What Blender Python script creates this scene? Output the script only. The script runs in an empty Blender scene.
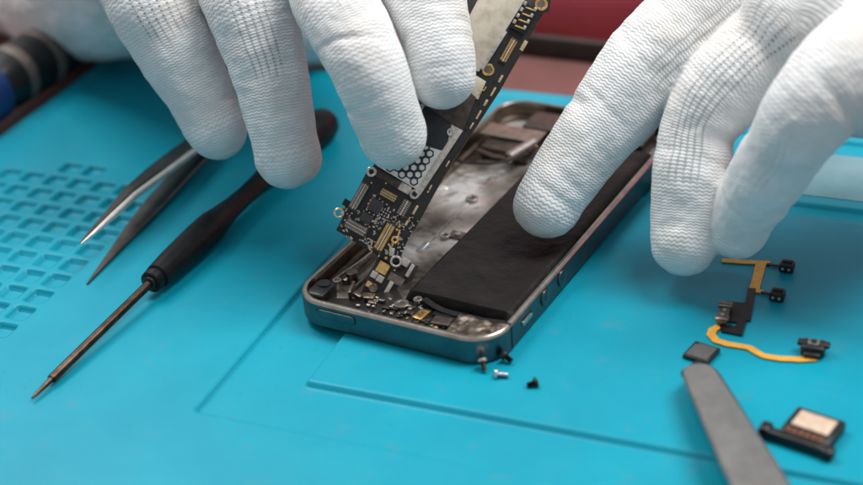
import bpy, bmesh, math, random
import numpy as np
from mathutils import Vector, Matrix, noise
random.seed(7)
SC = bpy.context.scene
COL = SC.collection
SC.unit_settings.system = 'METRIC'
SC.unit_settings.scale_length = 0.01          # one Blender unit is one centimetre
# ------------------------------------------------------------------ camera frame (measured)
FPX = 1575.0
CW, CH = 863.0, 485.0
CC = np.array([21.05, -26.9, 21.86])
yaw, pitch, roll = [math.radians(a) for a in (121.715, 30.425, -5.278)]
FW = np.array([math.cos(yaw)*math.cos(pitch), math.sin(yaw)*math.cos(pitch), -math.sin(pitch)])
RT = np.array([math.sin(yaw), -math.cos(yaw), 0.0]); UP = np.cross(RT, FW)
_c, _s = math.cos(roll), math.sin(roll)
RT, UP = _c*RT + _s*UP, -_s*RT + _c*UP
def P(x, y, z=0.0):
    """point of the horizontal plane z seen in direction (x, y)"""
    d = FW + RT*(x-CW/2)/FPX - UP*(y-CH/2)/FPX
    return CC + d*(z-CC[2])/d[2]
def D(x, y, d):
    return CC + (FW + RT*(x-CW/2)/FPX - UP*(y-CH/2)/FPX)*d
cam = bpy.data.cameras.new('camera'); cam_o = bpy.data.objects.new('camera', cam); COL.objects.link(cam_o)
M = Matrix.Identity(4)
for i in range(3):
    M[i][0], M[i][1], M[i][2], M[i][3] = RT[i], UP[i], -FW[i], CC[i]
cam_o.matrix_world = M
cam.sensor_width = 36; cam.lens = FPX/CW*36; cam.clip_start = 1; cam.clip_end = 1000
cam.dof.use_dof = True; cam.dof.focus_distance = 40.8; cam.dof.aperture_fstop = 0.085
SC.camera = cam_o
SC.render.resolution_x, SC.render.resolution_y = 1024, 575
# ------------------------------------------------------------------ materials
def new_mat(name):
    m = bpy.data.materials.new(name); m.use_nodes = True
    nt = m.node_tree; b = nt.nodes['Principled BSDF']
    return m, nt, b
class G:
    def __init__(s, nt): s.nt = nt
    def n(s, t, **kw):
        nd = s.nt.nodes.new(t)
        for k, v in kw.items(): setattr(nd, k, v)
        return nd
    def l(s, a, b): s.nt.links.new(a, b)
    def m(s, op, a, b=None, c=None):
        nd = s.n('ShaderNodeMath', operation=op)
        for i, v in enumerate((a, b, c)):
            if v is None: continue
            if isinstance(v, (int, float)): nd.inputs[i].default_value = v
            else: s.l(v, nd.inputs[i])
        return nd.outputs[0]
    def noise(s, scale, detail=4, rough=.55, vec=None):
        nd = s.n('ShaderNodeTexNoise'); nd.inputs['Scale'].default_value = scale
        nd.inputs['Detail'].default_value = detail; nd.inputs['Roughness'].default_value = rough
        if vec is None:
            tc = s.n('ShaderNodeTexCoord'); vec = tc.outputs['Object']
        s.l(vec, nd.inputs['Vector']); return nd.outputs['Fac']
    def ramp(s, fac, stops):
        nd = s.n('ShaderNodeValToRGB'); e = nd.color_ramp.elements
        while len(e) < len(stops): e.new(0.5)
        for el, (p, c) in zip(e, stops):
            el.position = p; el.color = (*c, 1) if len(c) == 3 else c
        s.l(fac, nd.inputs[0]); return nd.outputs[0]
    def bump(s, h, strength, dist, b):
        nd = s.n('ShaderNodeBump'); nd.inputs['Strength'].default_value = strength
        nd.inputs['Distance'].default_value = dist; s.l(h, nd.inputs['Height']); s.l(nd.outputs[0], b.inputs['Normal'])
        return nd
def simple(name, c1, c2=None, rough=.5, metal=0, scale=6, rvar=.15, bump=0, spec=.5, lo=.35, hi=.65):
    m, nt, b = new_mat(name); g = G(nt)
    c2 = c2 or tuple(x*.7 for x in c1)
    f = g.noise(scale, 6, .6)
    g.l(g.ramp(f, [(lo, c2), (hi, c1)]), b.inputs['Base Color'])
    f2 = g.noise(scale*2.3, 3)
    g.l(g.m('MULTIPLY_ADD', f2, rvar*2, rough-rvar), b.inputs['Roughness'])
    b.inputs['Metallic'].default_value = metal
    b.inputs['Specular IOR Level'].default_value = spec
    if bump: g.bump(g.noise(scale*6, 3), 1, bump, b)
    return m
MT = {}
MT['black_plastic'] = simple('black_plastic', (.014,.014,.015), (.007,.007,.008), .36, 0, 3, .1, spec=.35)
MT['handle_black'] = simple('handle_black', (.010,.010,.011), (.006,.006,.007), .36, 0, 2, .07, bump=.003, spec=.18)
MT['pcb'] = simple('pcb', (.016,.013,.011), (.006,.006,.006), .5, 0, 14, .1, bump=.004)
MT['chip_dark'] = simple('chip_dark', (.05,.045,.042), (.035,.03,.03), .38, 0, 8, .08)
MT['chip_black'] = simple('chip_black', (.016,.016,.016), (.01,.01,.01), .42, 0, 8, .08, spec=.35)
MT['gold'] = simple('gold', (.95,.62,.25), (.7,.4,.13), .28, 1, 10, .1)
MT['pale_gold'] = simple('pale_gold', (.9,.74,.5), (.6,.42,.22), .3, .9, 16, .1)
MT['solder_white'] = simple('solder_white', (.26,.26,.25), (.18,.18,.17), .45, 0, 12)
MT['steel'] = simple('steel', (.62,.58,.54), (.42,.38,.35), .3, 1, 7, .1)
MT['steel_dark'] = simple('steel_dark', (.30,.26,.23), (.16,.13,.11), .38, 1, 5, .1)
MT['tin'] = simple('tin', (.72,.68,.62), (.5,.45,.4), .36, 1, 12, .12)
MT['cream_plate'] = simple('cream_plate', (.62,.56,.46), (.46,.39,.30), .45, .3, 3, .12, bump=.003, lo=.3, hi=.55)
MT['capacitor'] = simple('capacitor', (.45,.40,.34), (.25,.22,.19), .5, 0, 20)
MT['bracket_brown'] = simple('bracket_brown', (.10,.075,.06), (.05,.04,.035), .4, .6, 6)
MT['bracket_tan'] = simple('bracket_tan', (.27,.21,.17), (.17,.13,.1), .4, .4, 3)
MT['label_black'] = simple('label_black', (.02,.024,.026), (.014,.016,.018), .5, 0, 5)
MT['tape'] = simple('tape', (.02,.019,.019), (.012,.011,.011), .42, 0, 2.2, .1, bump=.01, spec=.25)
MT['kapton'] = simple('kapton', (.80,.40,.05), (.68,.31,.035), .38, 0, 6, .1)
MT['pad_tan'] = simple('pad_tan', (.66,.50,.38), (.5,.37,.28), .45, .1, 6)
MT['rust_pins'] = simple('rust_pins', (.25,.09,.04), (.1,.04,.02), .45, .5, 14)
MT['blue_plastic'] = simple('blue_plastic', (.006,.035,.15), None, .5)
MT['cream_plastic'] = simple('cream_plastic', (.16,.12,.10), None, .5)
MT['lit_steel'] = simple('lit_steel', (.85,.80,.74), (.7,.65,.6), .3, .7, 3, .06)
MT['thread_brown'] = simple('thread_brown', (.34,.25,.19), (.2,.14,.1), .35, 1, 12)
MT['screw_silver'] = simple('screw_silver', (.75,.76,.78), (.55,.56,.6), .3, 1, 12)
MT['foil'] = simple('foil', (.30,.25,.21), (.10,.08,.06), .38, 1, 3, .12, bump=.01)
MT['white_shield'] = simple('white_shield', (.80,.79,.77), (.62,.6,.57), .32, .4, 6, .1)

def aluminium(name, c1, c2, rough):
    m, nt, b = new_mat(name); g = G(nt)
    f = g.noise(1.5, 6, .65)
    g.l(g.ramp(f, [(.35, c2), (.65, c1)]), b.inputs['Base Color'])
    f2 = g.noise(60, 2)
    g.l(g.m('MULTIPLY_ADD', f2, .12, rough-.06), b.inputs['Roughness'])
    b.inputs['Metallic'].default_value = 1
    g.bump(g.noise(90, 2), .5, .0015, b)
    return m
MT['anodised'] = aluminium('anodised', (.15,.155,.16), (.11,.115,.12), .34)
MT['rim_metal'] = aluminium('rim_metal', (.56,.50,.44), (.34,.30,.26), .3)
MT['pan_brown'] = aluminium('pan_brown', (.20,.155,.12), (.08,.06,.05), .42)
MT['tweezer_steel'] = aluminium('tweezer_steel', (.13,.12,.115), (.08,.075,.07), .34)
MT['tweezer_grey'] = aluminium('tweezer_grey', (.47,.44,.42), (.37,.345,.33), .36)
nt_ = MT['tweezer_grey'].node_tree; g_ = G(nt_); tc_ = g_.n('ShaderNodeTexCoord'); mp_ = g_.n('ShaderNodeMapping'); mp_.inputs['Scale'].default_value = (14, 1.0, 1)
mp_.inputs['Rotation'].default_value = (0, 0, math.radians(-50)); g_.l(tc_.outputs['Object'], mp_.inputs['Vector']); sc_ = g_.noise(3, 6, .7, mp_.outputs[0])
g_.l(g_.m('MULTIPLY_ADD', sc_, .35, .18), nt_.nodes['Principled BSDF'].inputs['Roughness'])
# phone pan floor: shiny metal, bright and dark reflections painted as blotches of colour
m, nt, b = new_mat('pan_floor'); g = G(nt)
f = g.noise(.42, 2, .45)
g.l(g.ramp(f, [(.36, (.09,.07,.055)), (.48, (.42,.37,.32)), (.60, (.95,.93,.90))]), b.inputs['Base Color'])
g.l(g.m('MULTIPLY_ADD', g.noise(1.2, 3), .3, .1), b.inputs['Roughness'])
b.inputs['Metallic'].default_value = .7; g.bump(g.noise(1.1, 2), 1, .2, b); MT['pan_floor'] = m
# screwdriver shaft, brown oxidised steel
m, nt, b = new_mat('bronze_shaft'); g = G(nt)
f = g.noise(3, 4, .6)
g.l(g.ramp(f, [(.38, (.045,.03,.022)), (.62, (.085,.055,.04))]), b.inputs['Base Color'])
b.inputs['Metallic'].default_value = 1; b.inputs['Roughness'].default_value = .32
g.bump(g.noise(30, 3), 1, .004, b); MT['bronze_shaft'] = m
# battery wrapper: dark with fine dust
m, nt, b = new_mat('battery_wrap'); g = G(nt)
f = g.noise(.9, 5, .6); sp = g.noise(38, 2, .5)
spk = g.ramp(sp, [(.72, (0,0,0)), (.78, (1,1,1))])
mix = g.n('ShaderNodeMix', data_type='RGBA'); g.l(g.m('MULTIPLY', spk, .35), mix.inputs[0])
g.l(g.ramp(f, [(.3, (.010,.009,.009)), (.7, (.022,.019,.018))]), mix.inputs[6]); mix.inputs[7].default_value = (.12,.09,.07,1)
g.l(mix.outputs[2], b.inputs['Base Color'])
g.l(g.m('MULTIPLY_ADD', g.noise(1.4, 5), .3, .28), b.inputs['Roughness'])
g.bump(g.noise(1.1, 4, .5), 1, .12, b); b.inputs['Specular IOR Level'].default_value = .13; MT['battery_wrap'] = m
# silicone mat
m, nt, b = new_mat('blue_silicone'); g = G(nt)
f = g.noise(.28, 7, .62)
base = g.ramp(f, [(.3, (.0006,.25,.355)), (.7, (.0015,.30,.41))])
sp = g.noise(9, 2, .4); spk = g.ramp(sp, [(.715, (0,0,0)), (.75, (1,1,1))])
sm = g.noise(1.1, 8, .75); smk = g.ramp(sm, [(.57, (0,0,0)), (.70, (1,1,1))])
mx = g.n('ShaderNodeMix', data_type='RGBA'); g.l(g.m('MULTIPLY', spk, .6), mx.inputs[0]); g.l(base, mx.inputs[6]); mx.inputs[7].default_value = (.02,.13,.17,1)
mx2 = g.n('ShaderNodeMix', data_type='RGBA'); g.l(g.m('MULTIPLY', smk, .34), mx2.inputs[0]); g.l(mx.outputs[2], mx2.inputs[6]); mx2.inputs[7].default_value = (.10,.20,.23,1)
g.l(mx2.outputs[2], b.inputs['Base Color'])
g.l(g.m('MULTIPLY_ADD', g.noise(.8, 6, .65), .2, .27), b.inputs['Roughness'])
b.inputs['Specular IOR Level'].default_value = .3
g.bump(g.noise(40, 3, .5), 1, .003, b); MT['mat'] = m
# table, backdrop
MT['table'] = simple('table', (.15,.06,.055), (.12,.05,.045), .5, 0, .5, .08)
MT['dark_trim'] = simple('dark_trim', (.03,.02,.016), None, .5, 0, 1)
MT['red_panel'] = simple('red_panel', (.92,.14,.17), (.80,.11,.14), .55, 0, .15, .05)

# knitted glove -------------------------------------------------------------
m, nt, b = new_mat('knit_glove'); g = G(nt)
uv = g.n('ShaderNodeUVMap'); uv.uv_map = 'knit'
sx = g.n('ShaderNodeSeparateXYZ')
nz = g.n('ShaderNodeTexNoise'); nz.inputs['Scale'].default_value = 1.7; nz.inputs['Detail'].default_value = 3
tc = g.n('ShaderNodeTexCoord'); g.l(tc.outputs['Object'], nz.inputs['Vector'])
nsub = g.n('ShaderNodeVectorMath', operation='MULTIPLY_ADD'); g.l(nz.outputs['Color'], nsub.inputs[0]); nsub.inputs[1].default_value = (.5,.6,0)
g.l(uv.outputs[0], nsub.inputs[2]); g.l(nsub.outputs[0], sx.inputs[0])
U_, V_ = sx.outputs[0], sx.outputs[1]
tri = g.m('PINGPONG', U_, .5)                                   # 0..0.5, period 1
tri2 = g.m('MULTIPLY', tri, .8)
ph = g.m('ADD', V_, tri2)
row = g.m('ABSOLUTE', g.m('SINE', g.m('MULTIPLY', ph, math.pi)))
rowp = g.m('POWER', row, .7)
colg = g.m('ABSOLUTE', g.m('SINE', g.m('MULTIPLY', U_, math.pi*2)))   # groove at every half column
h = g.m('ADD', g.m('MULTIPLY', rowp, .75), g.m('MULTIPLY', g.m('POWER', colg, .5), .10))
fib = g.noise(55, 3, .7); h = g.m('ADD', h, g.m('MULTIPLY', fib, .22))
at = g.n('ShaderNodeAttribute'); at.attribute_name = 'open'
fu = g.m('ABSOLUTE', g.m('SUBTRACT', g.m('FRACT', g.m('MULTIPLY', U_, 1.0)), .5))
fv = g.m('ABSOLUTE', g.m('SUBTRACT', g.m('FRACT', g.m('ADD', V_, .25)), .5))
dd = g.m('ADD', g.m('POWER', g.m('MULTIPLY', fu, 1/.24), 2), g.m('POWER', g.m('MULTIPLY', fv, 1/.24), 2))
jit = g.noise(9, 2, .5)
lim = g.m('MULTIPLY', at.outputs['Fac'], g.m('MULTIPLY_ADD', jit, 1.5, .15))
hole = g.m('LESS_THAN', dd, lim)
holes = g.m('MULTIPLY', g.m('SUBTRACT', lim, dd), 2.2); 
clampn = g.n('ShaderNodeClamp'); g.l(holes, clampn.inputs[0]); hs = clampn.outputs[0]
h = g.m('SUBTRACT', h, g.m('MULTIPLY', hs, .9))
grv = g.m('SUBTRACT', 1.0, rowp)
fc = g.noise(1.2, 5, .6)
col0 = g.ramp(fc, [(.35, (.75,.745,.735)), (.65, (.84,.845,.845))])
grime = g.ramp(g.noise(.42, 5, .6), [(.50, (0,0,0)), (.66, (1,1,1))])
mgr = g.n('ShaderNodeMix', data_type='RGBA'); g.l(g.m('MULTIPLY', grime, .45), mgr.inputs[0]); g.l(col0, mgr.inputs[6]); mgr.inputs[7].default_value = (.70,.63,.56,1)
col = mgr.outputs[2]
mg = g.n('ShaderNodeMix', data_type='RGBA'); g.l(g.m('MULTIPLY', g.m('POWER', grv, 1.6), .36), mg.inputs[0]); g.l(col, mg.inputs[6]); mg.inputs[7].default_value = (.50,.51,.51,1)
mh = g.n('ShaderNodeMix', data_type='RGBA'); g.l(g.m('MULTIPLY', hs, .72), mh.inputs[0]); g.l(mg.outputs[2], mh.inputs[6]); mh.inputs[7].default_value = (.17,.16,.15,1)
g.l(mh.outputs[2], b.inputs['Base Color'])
b.inputs['Roughness'].default_value = .85; b.inputs['Specular IOR Level'].default_value = .15
b.inputs['Sheen Weight'].default_value = .15; b.inputs['Sheen Roughness'].default_value = .5
at2 = g.n('ShaderNodeAttribute'); at2.attribute_name = 'solid'
g.bump(g.m('MULTIPLY', h, at2.outputs['Fac']), 1.0, .019, b); MT['glove'] = m

# ------------------------------------------------------------------ building helpers
def tag(o, label=None, cat=None, group=None, kind=None):
    if label: o['label'] = label
    if cat: o['category'] = cat
    if group: o['group'] = group
    if kind: o['kind'] = kind
    return o
def empty(name, loc, label, cat, group=None):
    o = bpy.data.objects.new(name, None); o.location = Vector(loc); o.empty_display_size = .3
    COL.objects.link(o); return tag(o, label, cat, group)
def root_loc(p):
    v = Vector((0,0,0))
    while p is not None: v += p.location; p = p.parent
    return v
class B:
    """collects shapes in world space, then becomes ONE mesh object"""
    def __init__(s): s.bm = bmesh.new(); s.smooth = False
    def box(s, c, size, fr=None, bev=0.0, seg=2):
        """axis aligned box (in frame fr = 4x4) centre c, size"""
        t = bmesh.new(); bmesh.ops.create_cube(t, size=1)
        for v in t.verts: v.co = Vector((v.co.x*size[0], v.co.y*size[1], v.co.z*size[2]))
        if bev: bmesh.ops.bevel(t, geom=t.edges[:], offset=bev, segments=seg, affect='EDGES', profile=.5)
        mm = (fr or Matrix.Identity(4)) @ Matrix.Translation(Vector(c))
        return s.add(t, mm)
    def add(s, t, mm=None):
        if mm is not None: bmesh.ops.transform(t, matrix=mm, verts=t.verts[:])
        me = bpy.data.meshes.new('tmp'); t.to_mesh(me); t.free(); s.bm.from_mesh(me); bpy.data.meshes.remove(me); return s
    def prism(s, pts, z0, z1, fr=None, bev=0.0):
        t = bmesh.new(); vs = [t.verts.new((p[0], p[1], z0)) for p in pts]
        f = t.faces.new(vs); r = bmesh.ops.extrude_face_region(t, geom=[f])
        for v in [e for e in r['geom'] if isinstance(e, bmesh.types.BMVert)]: v.co.z = z1
        bmesh.ops.recalc_face_normals(t, faces=t.faces[:])
        if bev: bmesh.ops.bevel(t, geom=[e for e in t.edges], offset=bev, segments=2, affect='EDGES', profile=.5)
        return s.add(t, fr)
    def lathe(s, prof, a, bb, n=32, squash=None):
        """prof = (t along a->b in length units, r)"""
        a, bb = Vector(a), Vector(bb); ax = (bb-a).normalized()
        ref = Vector((0,0,1)) if abs(ax.z) < .9 else Vector((1,0,0))
        e1 = ax.cross(ref).normalized(); e2 = e1.cross(ax).normalized()
        t = bmesh.new(); rings = []
        for L, r in prof:
            ring = []
            for k in range(n):
                th = 2*math.pi*k/n; rr = r
                if squash: rr = squash(L, r, th)
                ring.append(t.verts.new(a + ax*L + (e1*math.cos(th)+e2*math.sin(th))*rr))
            rings.append(ring)
        for i in range(len(rings)-1):
            for k in range(n):
                t.faces.new((rings[i][k], rings[i][(k+1)%n], rings[i+1][(k+1)%n], rings[i+1][k]))
        t.faces.new(rings[0][::-1]); t.faces.new(rings[-1])
        bmesh.ops.recalc_face_normals(t, faces=t.faces[:])
        return s.add(t)
    def cyl(s, c, axis, r, h, n=24, hole=0.0, bev=0.0):
        """cylinder starting at c, h long; hole radius makes a washer"""
        c, ax = Vector(c), Vector(axis).normalized()
        if hole:
            ref = Vector((0,0,1)) if abs(ax.z) < .9 else Vector((1,0,0))
            e1 = ax.cross(ref).normalized(); e2 = e1.cross(ax)
            t = bmesh.new(); e = min(h, r-hole)*.2
            pr = [(hole,0),(r,0),(r,h-e),(r-e,h),(hole+e,h),(hole,h-e)]
            rs = [[t.verts.new(c+ax*z+(e1*math.cos(2*math.pi*k/n)+e2*math.sin(2*math.pi*k/n))*q) for k in range(n)] for q, z in pr]
            for i in range(6):
                for k in range(n): t.faces.new((rs[i][k], rs[i][(k+1)%n], rs[(i+1)%6][(k+1)%n], rs[(i+1)%6][k]))
            bmesh.ops.recalc_face_normals(t, faces=t.faces[:]); return s.add(t)
        e = bev or min(r, h)*.12
        return s.lathe([(0,r),(h-e,r),(h,r-e)], c, c+ax, n)
    def tube(s, pts, r, n=10, flat=1.0):
        pts = [Vector(p) for p in pts]; t = bmesh.new(); rings = []
        for i, p in enumerate(pts):
            d = (pts[min(i+1, len(pts)-1)] - pts[max(i-1, 0)]).normalized()
            ref = Vector((0,0,1)) if abs(d.z) < .95 else Vector((1,0,0))
            e1 = d.cross(ref).normalized(); e2 = e1.cross(d)
            rr = r[i] if isinstance(r, (list, tuple)) else r
            rings.append([t.verts.new(p + e1*math.cos(2*math.pi*k/n)*rr + e2*math.sin(2*math.pi*k/n)*rr*flat) for k in range(n)])
        for i in range(len(rings)-1):
            for k in range(n): t.faces.new((rings[i][k], rings[i][(k+1)%n], rings[i+1][(k+1)%n], rings[i+1][k]))
        t.faces.new(rings[0][::-1]); t.faces.new(rings[-1]); bmesh.ops.recalc_face_normals(t, faces=t.faces[:])
        return s.add(t)
    def ribbon(s, pts, widths, thick, fr=None):
        """flat strip following 2D/3D pts with widths, extruded down by thick"""
        t = bmesh.new(); up = []; n = len(pts); pts = [Vector(p) for p in pts]
        tops, bots = [], []
        for i, p in enumerate(pts):
            d = (pts[min(i+1, n-1)] - pts[max(i-1, 0)]); d.z = 0; d.normalize()
            sd = Vector((-d.y, d.x, 0)); w = widths[i] if isinstance(widths, (list, tuple)) else widths
            tops.append((t.verts.new(p+sd*w/2), t.verts.new(p-sd*w/2)))
            q = p - Vector((0,0,thick)); bots.append((t.verts.new(q+sd*w/2), t.verts.new(q-sd*w/2)))
        for i in range(n-1):
            t.faces.new((tops[i][0], tops[i][1], tops[i+1][1], tops[i+1][0]))
            t.faces.new((bots[i][1], bots[i][0], bots[i+1][0], bots[i+1][1]))
            t.faces.new((tops[i][0], tops[i+1][0], bots[i+1][0], bots[i][0]))
            t.faces.new((tops[i+1][1], tops[i][1], bots[i][1], bots[i+1][1]))
        t.faces.new((tops[0][1], tops[0][0], bots[0][0], bots[0][1])); t.faces.new((tops[-1][0], tops[-1][1], bots[-1][1], bots[-1][0]))
        bmesh.ops.recalc_face_normals(t, faces=t.faces[:]); return s.add(t, fr)
    def build(s, name, mat, parent=None, smooth=True, angle=35, origin=None, label=None):
        me = bpy.data.meshes.new(name); off = root_loc(parent) if parent else Vector(origin or (0,0,0))
        bmesh.ops.translate(s.bm, vec=-off, verts=s.bm.verts[:])
        s.bm.to_mesh(me); s.bm.free(); me.materials.append(MT[mat])
        if smooth:
            me.polygons.foreach_set('use_smooth', [True]*len(me.polygons)); me.set_sharp_from_angle(angle=math.radians(angle))
        o = bpy.data.objects.new(name, me); COL.objects.link(o)
        if parent: o.parent = parent
        else: o.location = off
        if label: o['label'] = label
        return o
V = lambda a: Vector([float(x) for x in a])

# ------------------------------------------------------------------ setting
b_ = B(); b_.box((0, 10, -.9), (300, 300, 1.0)); tag(b_.build('table_top', 'table'), kind='structure')
b_ = B(); b_.box((0, 0, 0), (40, .4, .75), bev=.06)
o = b_.build('baseboard', 'dark_trim'); o.location = (13.5, 18.9, -.02); o.rotation_euler.z = math.radians(4); tag(o, kind='structure')
bm = bmesh.new(); nx = 60
for i in range(nx+1):
    for z in (-.2, 4.2):
        x = -6.5 + 40*i/nx; y = .35 + .42*z + .22*math.sin(x*.9) + .12*math.sin(x*.37+1)
        bm.verts.new((x, y, z))
bm.verts.ensure_lookup_table()
for i in range(nx): bm.faces.new((bm.verts[2*i], bm.verts[2*i+2], bm.verts[2*i+3], bm.verts[2*i+1]))
me = bpy.data.meshes.new('red_backdrop'); bm.to_mesh(me); bm.free(); me.materials.append(MT['red_panel'])
me.polygons.foreach_set('use_smooth', [True]*len(me.polygons))
o = bpy.data.objects.new('red_backdrop', me); COL.objects.link(o); o.location = (0, 18.9, 0); o.rotation_euler.z = math.radians(4); tag(o, kind='structure')
sm_ = o.modifiers.new('thick', 'SOLIDIFY'); sm_.thickness = .3; sm_.offset = 1

# repair mat: one heightfield sheet with walls round the edge
A = math.radians(6.5); M0 = np.array([-.01, -4.13])
def to_world(u, v): return M0[0] + u*math.cos(A) - v*math.sin(A), M0[1] + u*math.sin(A) + v*math.cos(A)
def box_sdf(u, v, cu, cv, hu, hv, r):
    qx = np.abs(u-cu)-(hu-r); qy = np.abs(v-cv)-(hv-r)
    return np.hypot(np.maximum(qx, 0), np.maximum(qy, 0)) + np.minimum(np.maximum(qx, qy), 0) - r
def sstep(d, w):
    t = np.clip(.5 - d/(2*w), 0, 1); return t*t*(3-2*t)
U0, U1, V0, V1, st = -14.0, 20.0, -8.0, 18.5, .042
us = np.arange(U0, U1+1e-6, st); vs = np.arange(V0, V1+1e-6, st)
uu, vv = np.meshgrid(us, vs)
hh = np.zeros_like(uu)
rec = sstep(box_sdf(uu, vv, 15, 6.65, 15, 6.65, .12), .05)*-.15
pan = sstep(box_sdf(uu, vv, 17.04, 7.2, 15, 5.4, .1), .045)*.15
hh += rec + pan
hh -= sstep(box_sdf(uu, vv, 15, 16.9, 8.6, .35, .2), .08)*.16
for j in range(-6, 7):
    for k in range(0, 9):
        if j == 6 and k not in (3, 4): continue
        if j == 5 and k < 1: continue
        cu, cv = -6.76-.86*k, 4.97+.835*j
        if cu < U0+.9: continue
        i0, i1 = int((cu-.6-U0)/st), int((cu+.6-U0)/st); j0, j1 = int((cv-.6-V0)/st), int((cv+.6-V0)/st)
        sl = (slice(j0, j1), slice(i0, i1))
        hh[sl] -= sstep(box_sdf(uu[sl], vv[sl], cu, cv, .305, .285, .085), .026)*.17
edge = np.minimum(np.minimum(uu-U0, U1-uu), np.minimum(vv-V0, V1-vv))
hh += .10*np.exp(-((edge-.45)/.22)**2)                     # low raised rim
hh -= np.clip(.25-edge, 0, .25)**2*2
wx, wy = to_world(uu, vv); ny_, nx_ = uu.shape
co = np.stack([wx, wy, hh], -1).reshape(-1, 3)
idx = np.arange(nx_*ny_).reshape(ny_, nx_)
fq = np.stack([idx[:-1,:-1], idx[:-1,1:], idx[1:,1:], idx[1:,:-1]], -1).reshape(-1, 4)
bl = np.concatenate([idx[0,:], idx[1:,-1], idx[-1,-2::-1], idx[-2:0:-1,0]])       # boundary loop, ccw
low = co[bl].copy(); low[:,2] = -.39; nb = len(bl); base = len(co)
co = np.vstack([co, low]); lo = base+np.arange(nb)
sq = np.stack([bl, lo, np.roll(lo, -1), np.roll(bl, -1)], -1)
allf = np.vstack([fq, sq])
me = bpy.data.meshes.new('repair_mat'); me.vertices.add(len(co)); me.vertices.foreach_set('co', co.ravel())
me.loops.add(allf.size); me.loops.foreach_set('vertex_index', allf.ravel())
me.polygons.add(len(allf)); me.polygons.foreach_set('loop_start', np.arange(0, allf.size, 4)); 
me.update(calc_edges=True); me.polygons.foreach_set('use_smooth', [True]*len(allf)); me.materials.append(MT['mat'])
o = bpy.data.objects.new('repair_mat', me); COL.objects.link(o)
tag(o, 'bright blue silicone repair mat with a grid of square wells under the tools', 'repair mat')

MT['pale_sheen'] = simple('pale_sheen', (.17,.33,.37), (.12,.28,.32), .38, 0, .6, .08)
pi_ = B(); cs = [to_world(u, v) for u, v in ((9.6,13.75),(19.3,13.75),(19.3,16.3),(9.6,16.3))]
pi_.prism(cs, -.05, .025, bev=.02); pi_.build('sheen_strip', 'pale_sheen', o)  # thin added slab, its pale colour stands in for sheen on the mat
# ------------------------------------------------------------------ phone
PW, PL, PT, PR = 5.86, 12.38, .76, .92
def rr_path(inset, n=14):
    r = PR-inset; pts = []
    for cx, cy, a0 in ((PW-PR, PR, -90), (PW-PR, PL-PR, 0), (PR, PL-PR, 90), (PR, PR, 180)):
        for k in range(n+1):
            a = math.radians(a0+90*k/n); pts.append((cx+r*math.cos(a), cy+r*math.sin(a)))
    return pts
def sweep(prof, name, mat, parent, sel=None, **kw):
    t = B(); rings = []
    for ins, z in prof:
        p = rr_path(ins); rings.append([t.bm.verts.new((x, y, z)) for x, y in p])
    n = len(rings[0])
    for i in range(len(rings)-1):
        for k in range(n): t.bm.faces.new((rings[i][k], rings[i][(k+1)%n], rings[i+1][(k+1)%n], rings[i+1][k]))
    return t, rings
phone = empty('smartphone', (PW/2, PL/2, 0), 'opened dark grey smartphone without screen, black battery showing, lying on the blue mat', 'phone')
t, _ = sweep([(.16,.10),(.10,.012),(.045,.02),(0,.075),(0,.685)], 'f', '', None)
frame = t.build('frame', 'anodised', phone, angle=28)
t, _ = sweep([(0,.685),(.012,.71),(.05,.752),(.065,.76),(.13,.76),(.145,.745),(.15,.62)], 'r', '', None)
t.build('polished_rim', 'rim_metal', frame, angle=28)
t, _ = sweep([(.15,.62),(.15,.30),(.26,.26),(.26,.105)], 'w', '', None)
t.build('inner_wall', 'pan_brown', frame, angle=28)
t = B(); t.prism(rr_path(.17), .105, .15); t.build('back_shell', 'pan_floor', phone)
# antenna split lines in the side band
t = B()
t.box((PW+.0, .98, .385), (.03, .055, .62)); t.box((PW-.06, .98, .765), (.13, .055, .012))
t.build('antenna_line', 'black_plastic', frame)
t = B(); t.box((-.0, .98, .385), (.03, .055, .62)); t.build('antenna_line', 'black_plastic', frame)
# buttons
t = B(); t.prism([(PW-.0+.0,0)], 0, 0) if False else None
t = B()
def pill(bb, c, ax, half, r, depth, hgt=None):
    """pill-shaped key: centre c, long axis ax, outward normal n = (nx,ny)"""
    ax = Vector(ax).normalized(); up = Vector((0,0,1)); nrm = ax.cross(up).normalized()
    pts = []
    for k in range(13): a = -math.pi/2+math.pi*k/12; pts.append((half-r+r*math.cos(a), r*math.sin(a)))
    for k in range(13): a = math.pi/2+math.pi*k/12; pts.append((-half+r+r*math.cos(a), r*math.sin(a)))
    fr = Matrix.Identity(4)
    for i in range(3): fr[i][0], fr[i][1], fr[i][2], fr[i][3] = ax[i], up[i], nrm[i], Vector(c)[i]
    return bb.prism(pts, -.05, depth, fr, bev=.012)
# power key on the short side (faces -y)
bz = pill(B(), (1.42, 0, .47), (1,0,0), .60, .145, .004); bz.build('power_key_slot', 'black_plastic', frame)
pill(B(), (1.42, 0, .47), (1,0,0), .575, .12, .035).build('power_key', 'anodised', phone)
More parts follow.
